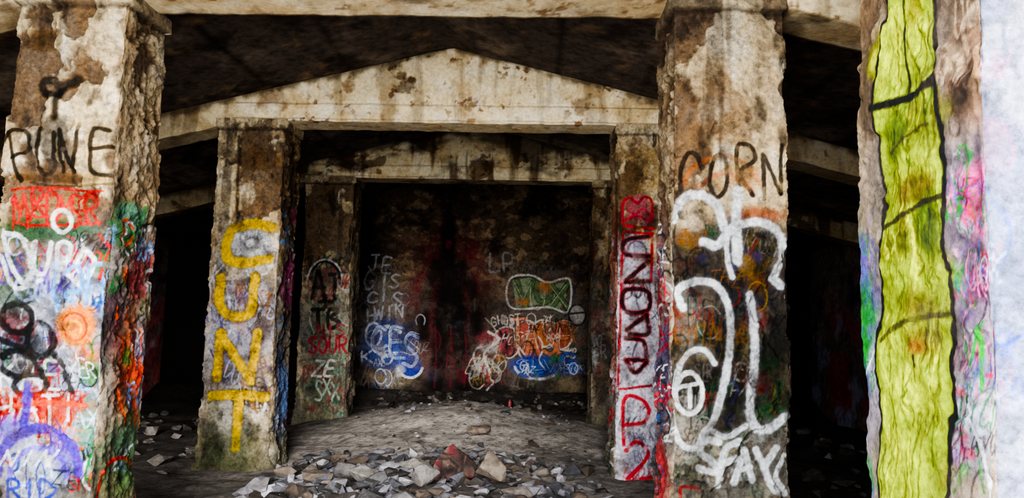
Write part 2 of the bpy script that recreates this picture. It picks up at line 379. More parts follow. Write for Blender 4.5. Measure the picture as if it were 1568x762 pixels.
def paint_2R(S):
    f = S(0)
    f.bl('d4d2dc', 972, 570, 42, 230, .95, .2, .25); f.bl('8a7a60', 972, 270, 40, 40, .3)
    f.scr(31, (945, 360, 1000, 740), 30, ['b0b0c4', 'c85a6a', '6a6a80', '40404a', 'e8e8f0', '8a8090'], 3, 22, .65)
    f.bl('d8808a', 976, 322, 28, 20, .6)
    f.st('c0203a', 4, [(954, 340), (954, 312), (964, 302), (976, 312), (986, 302), (998, 308), (998, 338)]); f.st('c8304a', 3.5, [(954, 340), (974, 330), (998, 340)]); f.st('d0405a', 3, [(962, 322), (972, 328), (984, 320), (994, 328)])
    f.st('c82838', 5, [(955, 345), (1000, 350)]); f.st('c82838', 4, [(958, 354), (1000, 358)])
    r = 'bb2434'
    for p in ([(955, 356), (952, 420), (950, 500), (946, 600)], [(998, 360), (998, 430)]): f.st(r, 4, p)
    for p in ([(992, 362), (958, 368), (958, 388), (994, 392)], [(958, 430), (994, 400)], [(958, 432), (994, 430)],
              [(956, 446), (992, 446), (992, 474), (958, 476), (956, 446)], [(960, 505), (990, 482)], [(990, 482), (992, 510), (964, 512)],
              [(958, 518), (984, 522), (990, 545)], [(958, 550), (990, 552)], [(960, 552), (972, 570), (990, 556)]):
        f.st(r, 9, p, a=.7); f.st(K_, 6, p)
    f.st('c01e30', 6, [(955, 680), (956, 612), (980, 610), (994, 628), (984, 646), (958, 650)])
    f.st('c01e30', 6, [(958, 690), (975, 676), (992, 690), (985, 708), (960, 734), (996, 730)])
    f.st(r, 4, [(950, 596), (998, 590)])
    g = S(3); g.bl('8a3a40', 936, 450, 12, 160, .5); g.scr(33, (928, 350, 945, 720), 10, ['c02a3a', 'd0d0d8', '303030'], 4, 20, .7, .4)

def paint_3R(S):
    f = S(0); f.bl('5c4a44', 916, 460, 20, 150, .6)
    f.scr(41, (903, 380, 930, 600), 14, ['7a3038', '3a5a44', '8a7a40', '9aa0a0', '2c2826'], 3.5, 18, .7)
    S(3).bl('4a3a34', 903, 470, 10, 150, .5)

def paint_1R(S):
    f = S(0)
    f.band('45413c', 345, 660, .85); f.band('2a2c24', 500, 640, .65); f.band('77756e', 660, 800, .6)
    f.bl('24283a', 1150, 450, 50, 40, .6); f.bl('1a1614', 1120, 400, 80, 50, .55); f.bl('16180f', 1130, 560, 70, 70, .7)
    f.bl('a8a49c', 1055, 665, 40, 44, .65); f.bl('2c5a34', 1182, 590, 24, 50, .7); f.bl('9a9890', 1050, 490, 20, 50, .55); f.bl('d0c4b0', 1058, 330, 22, 24, .6)
    f.bl('b04c2f', 1160, 330, 42, 12, .55); f.bl('6a3a2a', 1050, 400, 20, 26, .5); f.bl('2a4a30', 1090, 620, 24, 30, .5)
    f.scr(51, (1032, 350, 1195, 650), 120, ['4c2a20', '1c1c22', '2f5a3c', '60605c', '8a302c', '34305e', '6c6030', '14201a', '121010', '8c8c88', '0c0c0c', '2a2c28', '8a5a2c'], 3.4, 24, .68)
    f.scr(52, (1125, 390, 1160, 470), 5, ['a08030', '2c2c60', '5a4a80'], 4, 22, .8); f.scr(57, (1040, 655, 1195, 755), 34, ['6c6c6a', 'a8a8a4', '2c4a30', '5a5048', '8a9a8c'], 3.6, 20, .65)
    f.ring('c87a48', 8, 1105, 290, 58, 50, 190, 350, a=.4); f.ring('b8504a', 7, 1110, 310, 44, 44, 200, 345, a=.45); f.bl('c0804a', 1140, 275, 50, 22, .25)
    k = '16110e'
    f.st(k, 7, [(1076, 256), (1068, 236), (1054, 234), (1045, 256), (1044, 284), (1054, 302), (1072, 292)])
    f.st(k, 7, [(1088, 262), (1096, 240), (1110, 246), (1112, 285), (1098, 302), (1088, 285), (1088, 262)])
    f.st(k, 7, [(1132, 294), (1128, 226), (1150, 224), (1156, 244), (1134, 262), (1152, 300)])
    f.st(k, 7, [(1170, 305), (1168, 236), (1196, 296)], smooth=False); f.st(k, 7, [(1196, 296), (1198, 222)])
    w = W_
    def big(p, ww=13): f.st('8f9498', ww + 4, p, a=.35, soft=.6); f.st(w, ww, p, wear=.1)
    big([(1031, 335), (1046, 304), (1076, 298), (1098, 318), (1108, 350)])
    big([(1130, 292), (1127, 340), (1128, 400)], 15)
    big([(1076, 370), (1096, 376), (1112, 360), (1128, 345), (1165, 340), (1192, 356), (1200, 392), (1186, 424), (1197, 436)])
    big([(1112, 360), (1113, 400), (1120, 425)], 8)
    big([(1046, 472), (1038, 446), (1062, 430), (1094, 436), (1114, 470), (1118, 520), (1110, 580), (1094, 640), (1078, 664)], 11)
    big([(1148, 452), (1154, 500), (1154, 570), (1148, 630), (1162, 658), (1186, 654), (1204, 640)], 13)
    big([(1094, 556), (1078, 536), (1052, 542), (1034, 580), (1028, 630), (1042, 678), (1066, 684), (1082, 656), (1112, 668), (1142, 652)], 8)
    f.ring(w, 7, 1055, 602, 20, 32); f.st(w, 6, [(1038, 592), (1074, 586)]); f.st(w, 6, [(1056, 590), (1056, 622)])
    w9 = 10
    f.st(w, w9, [(1100, 676), (1082, 672), (1072, 690), (1090, 706), (1096, 722), (1070, 716)])
    f.st(w, w9, [(1100, 744), (1110, 690), (1132, 676)]); f.st(w, w9, [(1104, 712), (1128, 702)])
    f.st(w, w9, [(1126, 740), (1142, 690), (1154, 736)], smooth=False); f.st(w, 8, [(1130, 722), (1152, 716)])
    f.st(w, w9, [(1160, 690), (1172, 716), (1192, 686)], smooth=False); f.st(w, w9, [(1172, 716), (1184, 748), (1204, 756)]); f.st(w, 8, [(1204, 700), (1190, 730), (1200, 748)])
    f.st('a03030', 5, [(1070, 748), (1046, 746), (1042, 762)])
    g = S(3)
    g.bl('7a5a5c', 1012, 520, 14, 210, .8, .3, .2); g.bl('b83a44', 1008, 420, 8, 60, .7); g.bl('3c4a70', 1018, 560, 10, 80, .6); g.bl('b83038', 1012, 720, 12, 50, .7)
    g.scr(55, (1003, 330, 1026, 750), 34, ['c03040', '4a6a9a', 'e0e0e4', '202024', 'a02a3a'], 5, 28, .8, .3)

def paint_0R(S):
    g = S(3)     # inner face with the yellow stripe
    g.bl('8f8478', 1320, 430, 40, 380, .55); g.bl('9894a4', 1325, 560, 40, 160, .7); g.bl('8c7e94', 1480, 420, 50, 330, .75)
    g.bl('7a5c40', 1480, 120, 40, 90, .75); g.bl('e070a4', 1482, 300, 34, 60, .97, .5, .4); g.bl('7a1e5e', 1488, 415, 24, 50, .9, .5, .4)
    g.bl('b0b6c4', 1480, 640, 40, 110, .8); g.bl('1f8a3c', 1325, 490, 18, 80, .85); g.bl('5a4ab0', 1318, 390, 14, 50, .7); g.bl('241810', 1466, 110, 18, 80, .9); g.bl('34220f', 1325, 140, 20, 80, .75)
    g.bl('5a3a78', 1470, 480, 16, 30, .7); g.bl('4a3a34', 1470, 560, 12, 40, .6); g.bl('3a5ab0', 1484, 560, 14, 24, .5)
    g.scr(61, (1310, 330, 1350, 760), 34, ['c0c4d0', '2a9a44', '4a64b8', '6a5a9a', '30302c'], 3.5, 36, .75, .4)
    g.scr(62, (1455, 220, 1500, 760), 56, ['f0a0c0', '2a7a4a', 'c8ccd8', '4a64b8', '10a040', '6a1858', '9880b8', '3a2a38', 'c82a5a'], 4, 36, .78, .5)
    g.scr(66, (1455, 0, 1500, 240), 14, ['4a3422', 'c8b49c', '2a1c12', '8a7060'], 6, 36, .6, .5)
    L = [(1352, -30), (1344, 60), (1338, 150), (1343, 250), (1352, 330), (1348, 430), (1342, 540), (1350, 620), (1348, 700), (1352, 790)]
    Rr = [(1428, -30), (1432, 60), (1430, 120), (1440, 200), (1444, 290), (1440, 370), (1450, 450), (1448, 560), (1452, 650), (1448, 790)]
    cl, cr = catmull(L), catmull(Rr)
    g.poly('a4b200', list(cl) + list(cr[::-1]), 1.)
    for i, (yy, c) in enumerate(((60, 'd0dc00'), (200, '6c7404'), (270, 'b4c000'), (360, '5c5c0c'), (420, 'bccc00'), (520, '6e600c'), (600, 'd0dc00'), (690, 'ccd800'))):
        g.bl(c, 1372 + (i * 37) % 50, yy, 40, 46, .8, .6, .9)
    for i in range(190):     # scratched vertical brush marks
        rr_ = random.Random(900 + i); xx = rr_.uniform(1356, 1434); yy = rr_.uniform(-10, 740); ln = rr_.uniform(25, 110)
        g.st(rr_.choice(['545408', '3f3008', 'e8f020', '6a7404', '4a2c08', '2a4a10', 'b0bc00', 'd8e400']), rr_.uniform(1.2, 5), [(xx, yy), (xx + rr_.uniform(-7, 7), yy + ln * .5), (xx + rr_.uniform(-7, 7), yy + ln)], a=.65, soft=.7)
    g.bl('4a2a10', 1395, 290, 34, 26, .75, .5, .8); g.bl('5a4a10', 1400, 470, 40, 40, .7, .5, .8); g.bl('9a4a30', 1400, 530, 14, 14, .4); g.bl('2f4a0c', 1420, 350, 20, 50, .75, .5, .8); g.bl('2f4a0c', 1370, 210, 20, 40, .65, .5, .8)
    k = '060604'
    g.st(k, 8, L, wear=.0, soft=.25, a=1); g.st(k, 10, Rr, wear=.0, soft=.25, a=1)
    g.st(k, 15, [(1334, 166), (1380, 152), (1428, 124)], a=1, wear=.0, soft=.25); g.st(k, 7, [(1380, 0), (1384, 60), (1386, 150)]); g.st(k, 6, [(1370, 30), (1410, 120), (1428, 240)], a=.55)
    g.st('20150c', 9, [(1352, 350), (1385, 330), (1415, 308), (1440, 300)], a=.9); g.bl(k, 1362, 268, 5, 9, .9, .3, .1)
    g.st('2a1e10', 10, [(1352, 520), (1375, 500), (1405, 486), (1445, 480)], a=.85); g.st(k, 6, [(1400, 545), (1402, 560)]); g.st('3a2c14', 6, [(1360, 240), (1400, 200), (1425, 190)], a=.8)
    for xx, yy in ((1372, 170), (1400, 150), (1390, 340), (1420, 318), (1366, 530), (1412, 500)): g.st('1a140a', 3, [(xx, yy), (xx + 1, yy + 30), (xx, yy + 55)], a=.7)
    g.st('e8ecf4', 5, [(1312, 590), (1330, 560), (1338, 540)]); g.st('e8ecf4', 6, [(1470, 620), (1500, 690), (1510, 760)]); g.st('10a848', 7, [(1464, 500), (1474, 560), (1488, 500), (1490, 600)])
    f = S(0)
    f.col[f.idx] = f.col[f.idx] * .3 + C('8c9aba') * .7
    f.scr(65, (1510, 20, 1568, 740), 18, ['6c7cbc', 'a888a0', 'c4ccE4', '6a7080'], 7, 50, .65)
    f.st('3a58b0', 5, [(1520, 520), (1545, 530), (1568, 515)], a=.7)

def PL(): return AX - HW - PW, AX - HW
def PR(): return AX + HW, AX + HW + PW
x0, x1 = PR(); pillar('concrete_pillar', x0, x1, D[0], .006, .0035, .05, .0045, 7, paint_0R, .8, M_near, .4, 1.3)
pillar('concrete_pillar', x0, x1 - .03, D[1], .006, .007, .04, .0065, 23, paint_1R, sat=1.15)
pillar('concrete_pillar', x0, x1, D[2], .008, .009, .05, .009, 41, paint_2R, sat=1.2)
pillar('concrete_pillar', x0, x1, D[3], .011, .012, .05, .012, 67, paint_3R, .85, sat=1.1)
x0, x1 = PL(); pillar('concrete_pillar', x0, x1, D[0], .04, .05, .04, .04, 3, None)
pillar('concrete_pillar', x0, x1, D[1], .006, .04, .007, .0065, 11, paint_1L, sat=1.3)
pillar('concrete_pillar', x0, x1, D[2], .007, .05, .009, .008, 37, paint_2L, sat=1.15)
pillar('concrete_pillar', x0, x1, D[3], .010, .05, .012, .011, 53, paint_3L, .82, sat=1.1)

# ------------------------------------------------------------------ gable beams
def zt(o): return 4.61 - .247 * np.abs(o)
def zb(o):
    t = zt(o) - .29
    return np.where(np.abs(o) < HW + PW - .04, ZB, np.minimum(ZB, t))

def gable(y0, seed, res, tone, dep=.38, wear_dark=0.):
    o = np.arange(-6.3, 6.3, res); n = len(o); zl, zh = zb(o), zt(o)
    k1 = int(.8 / res / 1.2); k2 = max(4, int(dep / res / 1.5))
    ring = [(t, 0) for t in np.linspace(0, 1, k1, endpoint=False)] + [(1, s) for s in np.linspace(0, 1, k2, endpoint=False)] + \
           [(t, 1) for t in np.linspace(1, 0, 12, endpoint=False)] + [(0, s) for s in np.linspace(1, 0, k2, endpoint=False)]
    ring = np.array(ring); m = len(ring)
    T = np.tile(ring[:, 0], n); Sy = np.tile(ring[:, 1], n); O = np.repeat(o, m)
    Z = np.repeat(zl, m) * (1 - T) + np.repeat(zh, m) * T
    P = np.stack([O + AX, y0 + Sy * dep, Z], 1); Q = P + seed
    a, b, c = fbm(Q, 4, 5, seed), fbm(Q, 6, 5, seed + 3), fbm(Q, (2.2, 2.2, 3.5), 6, seed + 8)
    hb = Z - ZB
    chip = ss(.62, .7, c + ss(1.6, 3, np.abs(O)) * .25 + wear_dark * .25)
    line = np.exp(-((hb - .20) / .008) ** 2) + np.exp(-((hb - .03) / .006) ** 2)
    line = line * ((np.abs(O) < 2.4) & (Sy < .01))
    P2 = P.copy(); P2[:, 1] += (a * .014 + chip * .02 + line * .012) * np.where(Sy < .5, 1, -1); P2[:, 2] += b * .009 * (1 - T)
    col = np.tile(C('f0dcb0'), (len(P), 1))
    mixc(col, C('c9a468'), ss(-.1, .5, a) * .55); mixc(col, C('fbf2da'), ss(.0, .5, b) * .5)
    spots = fbm(Q, (13, 13, 13), 4, seed + 12)
    mixc(col, C('70431c'), ss(.36, .52, spots) * ss(-.4, .4, c) * .9)
    for (sx, sz, r) in ((-2.0, 4.0, .2), (.22, 3.98, .12), (-1.15, 4.18, .1), (1.4, 3.98, .14)):
        dd = np.hypot(O - sx, Z - sz); mixc(col, C('6e4420'), ss(r, r * .3, dd + spots * .1 + b * .06) * .7)
    mixc(col, C('4a3018'), chip * .75); mixc(col, C('7a6040'), np.clip(line, 0, 1) * .6)
    stain = fbm(Q, (7, 7, .9), 5, seed + 15)
    mixc(col, C('5f4628'), ss(.1, .6, stain) * (.5 + wear_dark * .4))
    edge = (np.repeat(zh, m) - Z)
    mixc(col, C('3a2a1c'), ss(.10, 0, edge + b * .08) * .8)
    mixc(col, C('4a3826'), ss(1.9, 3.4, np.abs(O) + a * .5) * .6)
    mixc(col, C('8f7654'), ss(.02, .0, np.abs(T)) * .4)
    if wear_dark: mixc(col, C('3a2c20'), ss(-.2, .5, fbm(Q, (1.5, 1.5, 3), 5, seed + 18) + hb * 1.4 - .3) * .85)  # blackish blotches, thicker towards the top of the beam
    col *= tone
    i = np.arange(n - 1)[:, None] * m; j = np.arange(m)[None, :]; jn = (j + 1) % m
    F = np.stack([i + j, i + m + j, i + m + jn, i + jn], -1).reshape(-1, 4)
    return make_mesh('gable_beam', P2, F, col, M_beam)

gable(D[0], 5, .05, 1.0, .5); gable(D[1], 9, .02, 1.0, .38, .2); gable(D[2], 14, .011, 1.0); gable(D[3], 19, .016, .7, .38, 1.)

# ------------------------------------------------------------------ slabs: ceiling, walls
def slab(name, fn, us, vs, colfn, material, thick, disp=.03, flip=False):
    U, V = np.meshgrid(us, vs); U = U.ravel(); V = V.ravel(); n = len(us); m = len(vs)
    P, nrm = fn(U, V); col = colfn(P)
    i = np.arange(m - 1)[:, None] * n; j = np.arange(n - 1)[None, :]
    F = np.stack([i + j, i + j + 1, i + n + j + 1, i + n + j], -1).reshape(-1, 4)
    if flip: F = F[:, ::-1]
    dd = fbm(P, 1.8, 5, 71) * disp
    P2 = P + nrm * dd[:, None]
    ob = make_mesh(name, P2, F, col, material)
    s = ob.modifiers.new('thickness', 'SOLIDIFY'); s.thickness = thick; s.offset = -1
    return ob

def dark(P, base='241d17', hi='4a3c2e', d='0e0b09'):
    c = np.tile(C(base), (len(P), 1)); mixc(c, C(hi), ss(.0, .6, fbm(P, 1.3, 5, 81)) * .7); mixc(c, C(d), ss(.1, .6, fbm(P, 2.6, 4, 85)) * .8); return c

def ceil_fn(U, V):
    P = np.stack([U + AX, V, zt(U) + .0], 1); return P, np.tile([0, 0, 1.], (len(U), 1))
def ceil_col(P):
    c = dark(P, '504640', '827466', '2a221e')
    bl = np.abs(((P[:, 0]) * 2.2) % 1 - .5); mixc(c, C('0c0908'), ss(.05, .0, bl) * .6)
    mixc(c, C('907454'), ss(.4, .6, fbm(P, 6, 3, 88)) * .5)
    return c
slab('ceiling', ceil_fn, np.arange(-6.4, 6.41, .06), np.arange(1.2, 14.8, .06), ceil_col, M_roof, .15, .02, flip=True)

def wall_x(xv, nx):
    def fn(U, V): return np.stack([np.full(len(U), xv), U, V], 1), np.tile([nx, 0, 0.], (len(U), 1))
    return fn
def side_col(P):
    c = dark(P, '6a5c58', '8a786c', '342c2a'); mixc(c, C('a83840'), ss(.05, .4, fbm(P, 1.3, 4, 99)) * ss(2.4, 1.6, P[:, 2]) * .55)
    mixc(c, C('8a98b8'), ss(.3, .45, fbm(P, 2.4, 4, 101)) * ss(2.2, 1.5, P[:, 2]) * .6); return c
slab('wall_left', wall_x(AX - 6.2, 1), np.arange(1.5, 14.7, .06), np.arange(-.3, 3.4, .06), side_col, M_roof, .25, .04, flip=False)
slab('wall_right', wall_x(AX + 6.2, -1), np.arange(1.5, 14.7, .08), np.arange(-.3, 3.4, .08), side_col, M_roof, .25, .04, flip=True)

def wall_y(yv):
    def fn(U, V): return np.stack([U, np.full(len(U), yv), V], 1), np.tile([0, -1., 0], (len(U), 1))
    return fn
def pale(P):
    c = np.tile(C('a8aebc'), (len(P), 1)); mixc(c, C('8a8078'), ss(.1, .5, fbm(P, 2, 4, 31)) * .6); return c
fz = np.arange(-.3, 3.02, .1)
slab('added_front_wall_right', wall_y(D[0] + .12), np.arange(AX + HW + PW - .1, AX + 6.4, .1), fz, pale, M_conc, .3, .03, flip=False)  # unseen wall, added to close off the right aisle and keep it dark
slab('added_front_wall_left', wall_y(D[0] + .12), np.arange(AX - 6.4, AX - 3.6, .1), fz, pale, M_conc, .3, .03, flip=False)  # unseen wall, added to darken the left aisle; gap lets some light in

def back_col(P):
    col = np.tile(C('64513f'), (len(P), 1))
    a, b = fbm(P, (2.2, 1, 3), 6, 7), fbm(P, (5, 1, 8), 6, 13)
    mixc(col, C('a08868'), ss(.1, .4, b) * ss(1.9, 2.6, P[:, 2]) * .85)
    mixc(col, C('241c17'), ss(-.1, .35, a) * .72); mixc(col, C('7e6852'), ss(.25, .6, fbm(P, 11, 4, 17)) * .6)
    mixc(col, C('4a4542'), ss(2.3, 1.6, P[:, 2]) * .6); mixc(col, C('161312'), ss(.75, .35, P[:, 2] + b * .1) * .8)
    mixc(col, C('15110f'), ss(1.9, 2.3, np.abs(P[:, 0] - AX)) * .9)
    idx = np.arange(len(P)); f = Surf(P, col, idx, 'y', D[4], D[4])
    f.bl('8a7e74', 600, 510, 60, 90, .5); f.bl('7a706a', 820, 510, 90, 90, .5); f.bl('8a7c58', 600, 576, 40, 14, .6); f.bl('8a7c60', 870, 590, 30, 14, .6)
    f.scr(70, (560, 395, 890, 580), 90, ['5a5450', '2c2624', '7a6c64', '6a3038', '3a4a6a', '44583e', '8a8078'], 2.4, 18, .5)
    base = col.copy()
    f.bl('5e1420', 686, 455, 66, 116, .85, .7, .45); f.bl('781c2c', 650, 440, 16, 60, .55, .8, .6); f.bl('781c2c', 722, 430, 16, 60, .55, .8, .6); f.bl('781c2c', 686, 380, 26, 26, .45, .8)
    d = '080506'
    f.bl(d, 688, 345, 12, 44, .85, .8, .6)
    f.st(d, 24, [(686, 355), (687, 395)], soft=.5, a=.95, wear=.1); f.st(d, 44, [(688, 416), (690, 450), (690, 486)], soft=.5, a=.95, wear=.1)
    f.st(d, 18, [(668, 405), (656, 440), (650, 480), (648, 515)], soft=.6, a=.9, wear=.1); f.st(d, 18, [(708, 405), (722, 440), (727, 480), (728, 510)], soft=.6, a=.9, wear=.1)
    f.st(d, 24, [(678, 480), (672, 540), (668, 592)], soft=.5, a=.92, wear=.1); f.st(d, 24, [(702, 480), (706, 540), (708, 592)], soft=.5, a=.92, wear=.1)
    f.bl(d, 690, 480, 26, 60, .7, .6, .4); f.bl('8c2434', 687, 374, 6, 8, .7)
    for xx in (666, 690, 712): f.st('7a1c2c', 3, [(xx, 500), (xx + 2, 550), (xx - 1, 592)], a=.5, soft=.6)
    f.scr(71, (645, 520, 730, 592), 12, ['5a1420', '16090c', '7a2030', '0c0809'], 3, 18, .5)
    g = 'a4a8b0'
    f.scr(72, (556, 395, 622, 490), 16, ['7a7c82', '9a9ca2', '4a4a50'], 2.2, 14, .6)
    f.word('JE', 566, 390, 36, 24, g, 3, slant=.15, jit=.15, wear=.6); f.word('GIS', 560, 418, 56, 24, g, 3.2, slant=.15, jit=.2, wear=.6); f.word('CIS', 564, 446, 54, 20, g, 3, slant=.1, jit=.2, wear=.6); f.word('HWIN', 558, 470, 66, 20, g, 3, jit=.2, wear=.6)
    f.bl('2448a0', 592, 528, 40, 38, .8, .5, .5); f.bl('1434a0', 628, 560, 18, 20, .92, .25, .15); f.bl('2a4a8a', 568, 550, 16, 12, .6)
    f.ring('d0d4dc', 4, 628, 556, 20, 22, 20, 160); f.ring('c4c8d4', 6, 594, 522, 24, 22, 60, 320); f.ring('c4c8d4', 3.5, 572, 512, 12, 18)
    f.piece('CES', 566, 504, 74, 42, '98a8d0', '16307a', 3.6, 'f0f0f8', .2); f.word('KO', 556, 540, 44, 24, 'b8bcc8', 3, jit=.3); f.scr(78, (556, 490, 645, 585), 20, ['c8ccd8', '4a6ab8', '1a2a5a', '8a8a90'], 2.4, 14, .75)
    f.word('LP', 748, 388, 42, 28, '8e8e90', 3.4, wear=.6); f.scr(79, (745, 395, 880, 430), 9, ['6e6e70', '84726a'], 2.5, 14, .5)
    f.poly('90a480', [(785, 428), (812, 424), (838, 436), (864, 432), (868, 452), (856, 474), (826, 466), (790, 470)], .88)
    f.piece('VUX', 788, 432, 80, 34, '688a54', '141c12', 4.5, 'c8d0b4', .2)
    f.st('dcdcd4', 3.2, [(782, 470), (780, 428), (812, 421), (838, 432), (872, 428), (870, 476), (840, 470), (782, 470)]); f.bl('c87830', 835, 440, 12, 10, .8); f.bl('c87830', 800, 462, 12, 6, .7)
    f.bl('b8b4ac', 884, 482, 13, 16, .85, .3, .2); f.ring('26262a', 3, 884, 482, 13, 16); f.st('26262a', 3, [(874, 480), (894, 478)])
    for (x, y, r, c) in ((776, 524, 21, 'c44858'), (806, 512, 19, 'c86050'), (832, 510, 18, 'cc7438'), (858, 514, 18, 'c05a44'), (812, 532, 19, 'd07c68')):
        f.bl(c, x, y, r, r * 1.1, .9, .2, .15); f.ring('dcd0c4', 2.6, x, y, r, r * 1.15)
    f.piece('TASE', 786, 496, 88, 40, 'd88058', '140c0e', 4, 'ecdcd0', .22); f.word('MB', 764, 508, 28, 28, '20181a', 3.5, jit=.2)
    f.scr(80, (765, 488, 890, 548), 22, ['dcd0c8', '28201c', 'b88038', '983a2c', '181414'], 2.4, 14, .8)
    f.bl('1a44a4', 822, 560, 42, 18, .92, .3, .25); f.bl('1a44a4', 868, 560, 22, 14, .88); f.ring('ccd0d8', 4, 824, 558, 36, 22, 10, 170)
    f.piece('SLVE', 792, 546, 90, 20, '3058b4', '0c1838', 3, 'a8b4d4', .25); f.bl('2a7a3c', 850, 550, 10, 8, .8); f.scr(81, (785, 545, 890, 578), 12, ['c8d0e0', '101c3c', '5a7ab8', '3a7a40'], 2.2, 12, .7)
    f.scr(77, (728, 505, 768, 592), 26, ['a89040', 'a8a8a8', '983a48', '2a2a2a', 'b8b0a0'], 2.6, 17, .8)
    f.st('c8c4bc', 4, [(750, 570), (742, 540), (764, 520), (748, 508)])
    # paint blended unevenly back into the layer beneath, with random darker patches
    fade = .08 + .4 * ss(.05, .55, fbm(P, (4, 1, 4), 6, 133))
    col = col * (1 - fade)[:, None] + base * fade[:, None]
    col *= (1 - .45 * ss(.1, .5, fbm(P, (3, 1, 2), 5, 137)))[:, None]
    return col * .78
bx = np.concatenate([np.arange(AX - 6.3, AX - 2.4, .1), np.arange(AX - 2.4, AX + 2.4, .009), np.arange(AX + 2.4, AX + 6.4, .1)])
def back_fn(U, V):
    top = zt(U - AX) + .05; z = -.3 + (V) * (top + .3)
    return np.stack([U, np.full(len(U), D[4]), z], 1), np.tile([0, -1., 0], (len(U), 1))
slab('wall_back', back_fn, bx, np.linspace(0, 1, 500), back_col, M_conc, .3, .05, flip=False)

# ------------------------------------------------------------------ floor
def gh(x, y):
    x = np.atleast_1d(np.asarray(x, float)); y = np.atleast_1d(np.asarray(y, float))
    P = np.stack([x, y, np.zeros_like(x)], 1)
    h = .42 * np.exp(-((x + 1.0) / 1.75) ** 2 - ((y - 10.8) / 1.9) ** 2)
    h += .30 * np.exp(-((y - 14.15) / .45) ** 2)
    h += .12 * np.exp(-((x + 1.5) / 1.2) ** 2 - ((y - 6.6) / .9) ** 2)
    h += fbm(P, .8, 3, 3) * .045 + fbm(P, 3.5, 5, 6) * .026
    return h
def floor_fn(U, V): return np.stack([U, V, gh(U, V)], 1), np.tile([0, 0, 1.], (len(U), 1))
def floor_col(P):
    x, y = P[:, 0], P[:, 1]
    c = np.tile(C('8e8883'), (len(P), 1)); a = fbm(P, 1.6, 5, 23); b = fbm(P, 8, 4, 29)
    mixc(c, C('5e5a56'), ss(-.2, .5, a) * .75); mixc(c, C('aaa49e'), ss(.1, .6, b) * .4)
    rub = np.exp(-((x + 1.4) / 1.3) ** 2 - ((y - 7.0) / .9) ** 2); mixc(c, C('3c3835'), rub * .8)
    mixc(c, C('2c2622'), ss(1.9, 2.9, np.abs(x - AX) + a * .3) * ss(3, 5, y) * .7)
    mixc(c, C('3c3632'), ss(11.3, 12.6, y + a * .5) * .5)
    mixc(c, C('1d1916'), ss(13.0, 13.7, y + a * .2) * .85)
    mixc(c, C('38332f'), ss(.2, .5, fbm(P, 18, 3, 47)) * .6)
    mixc(c, C('d0cac0'), ss(4, 1, y) * .85)  # unseen front floor made pale to bounce light up into the interior
    return c
slab('floor', floor_fn, np.arange(-7.4, 5.8, .04), np.arange(-2.5, 14.8, .04), floor_col, M_dirt, .3, .0)

# ------------------------------------------------------------------ rocks
rng = random.Random(4)
BOUL = [('painted_boulder', -.76, 7.45, (.24, .19, .21), '54443e', 3), ('boulder', -.37, 7.35, (.16, .16, .19), '5e564e', 5),
        ('boulder', -1.24, 7.8, (.2, .13, .09), '78746e', 8), ('boulder', -1.5, 6.8, (.18, .13, .1), '64625e', 9),
        ('boulder', -.12, 6.85, (.16, .12, .09), '625c58', 13), ('boulder', -.62, 9.3, (.2, .13, .08), '5a5048', 14),
        ('boulder', .1, 7.75, (.11, .1, .07), '66605a', 15), ('boulder', -2.1, 7.3, (.18, .13, .1), '605c58', 18),
        ('boulder', -1.75, 7.2, (.16, .12, .1), '585656', 19), ('boulder', -.95, 6.9, (.18, .13, .11), '666260', 21)]
def rock_geo(sx, sy, sz, npts, r, bev=.035):
    bm = bmesh.new()
    for _ in range(npts):
        v = Vector((r.gauss(0, 1), r.gauss(0, 1), r.gauss(0, 1))).normalized() * r.uniform(.75, 1.15)
        bm.verts.new((v.x * sx, v.y * sy, v.z * sz))
    bmesh.ops.convex_hull(bm, input=bm.verts)
    for v in [v for v in bm.verts if not v.link_faces]: bm.verts.remove(v)
    bmesh.ops.dissolve_limit(bm, angle_limit=.3, verts=bm.verts, edges=bm.edges)
    bmesh.ops.bevel(bm, geom=list(bm.edges) + list(bm.verts), offset=bev * min(sx, sy, sz), segments=1, affect='EDGES', profile=.6)
    ang = r.uniform(0, 6.28); bm.transform(Matrix.Rotation(ang, 4, 'Z') @ Matrix.Rotation(r.uniform(-.4, .4), 4, 'X'))
    bm.verts.index_update(); vs = [tuple(v.co) for v in bm.verts]; fs = [[v.index for v in f.verts] for f in bm.faces]; bm.free()
    return vs, fs
def rock_obj(name, items, material=M_rock):
    V, F, Cc = [], [], []
    for (x, y, sx, sy, sz, colr, lift) in items:
        if any(math.hypot(x - b[1], y - b[2]) < max(b[3][0], b[3][1]) * .95 + sx * 1.1 for b in BOUL): continue
        vs, fs = rock_geo(sx, sy, sz, rng.randint(8, 15), rng); o = len(V)
        z = float(gh(x, y)[0]) + sz * .45 + lift
        V += [(a + x, b + y, c + z) for a, b, c in vs]; F += [[k + o for k in f] for f in fs]
        cc = C(colr) * rng.uniform(.4, 1.15); Cc += [tuple(cc)] * len(vs)
    me = bpy.data.meshes.new(name); me.from_pydata(V, [], F); me.update()
    ca = me.color_attributes.new('Col', 'FLOAT_COLOR', 'POINT')
    ca.data.foreach_set('color', np.hstack([np.clip(np.array(Cc), 0, 1), np.ones((len(V), 1))]).astype(np.float32).ravel())
    me.materials.append(material)
    ob = bpy.data.objects.new(name, me); bpy.context.collection.objects.link(ob); return ob

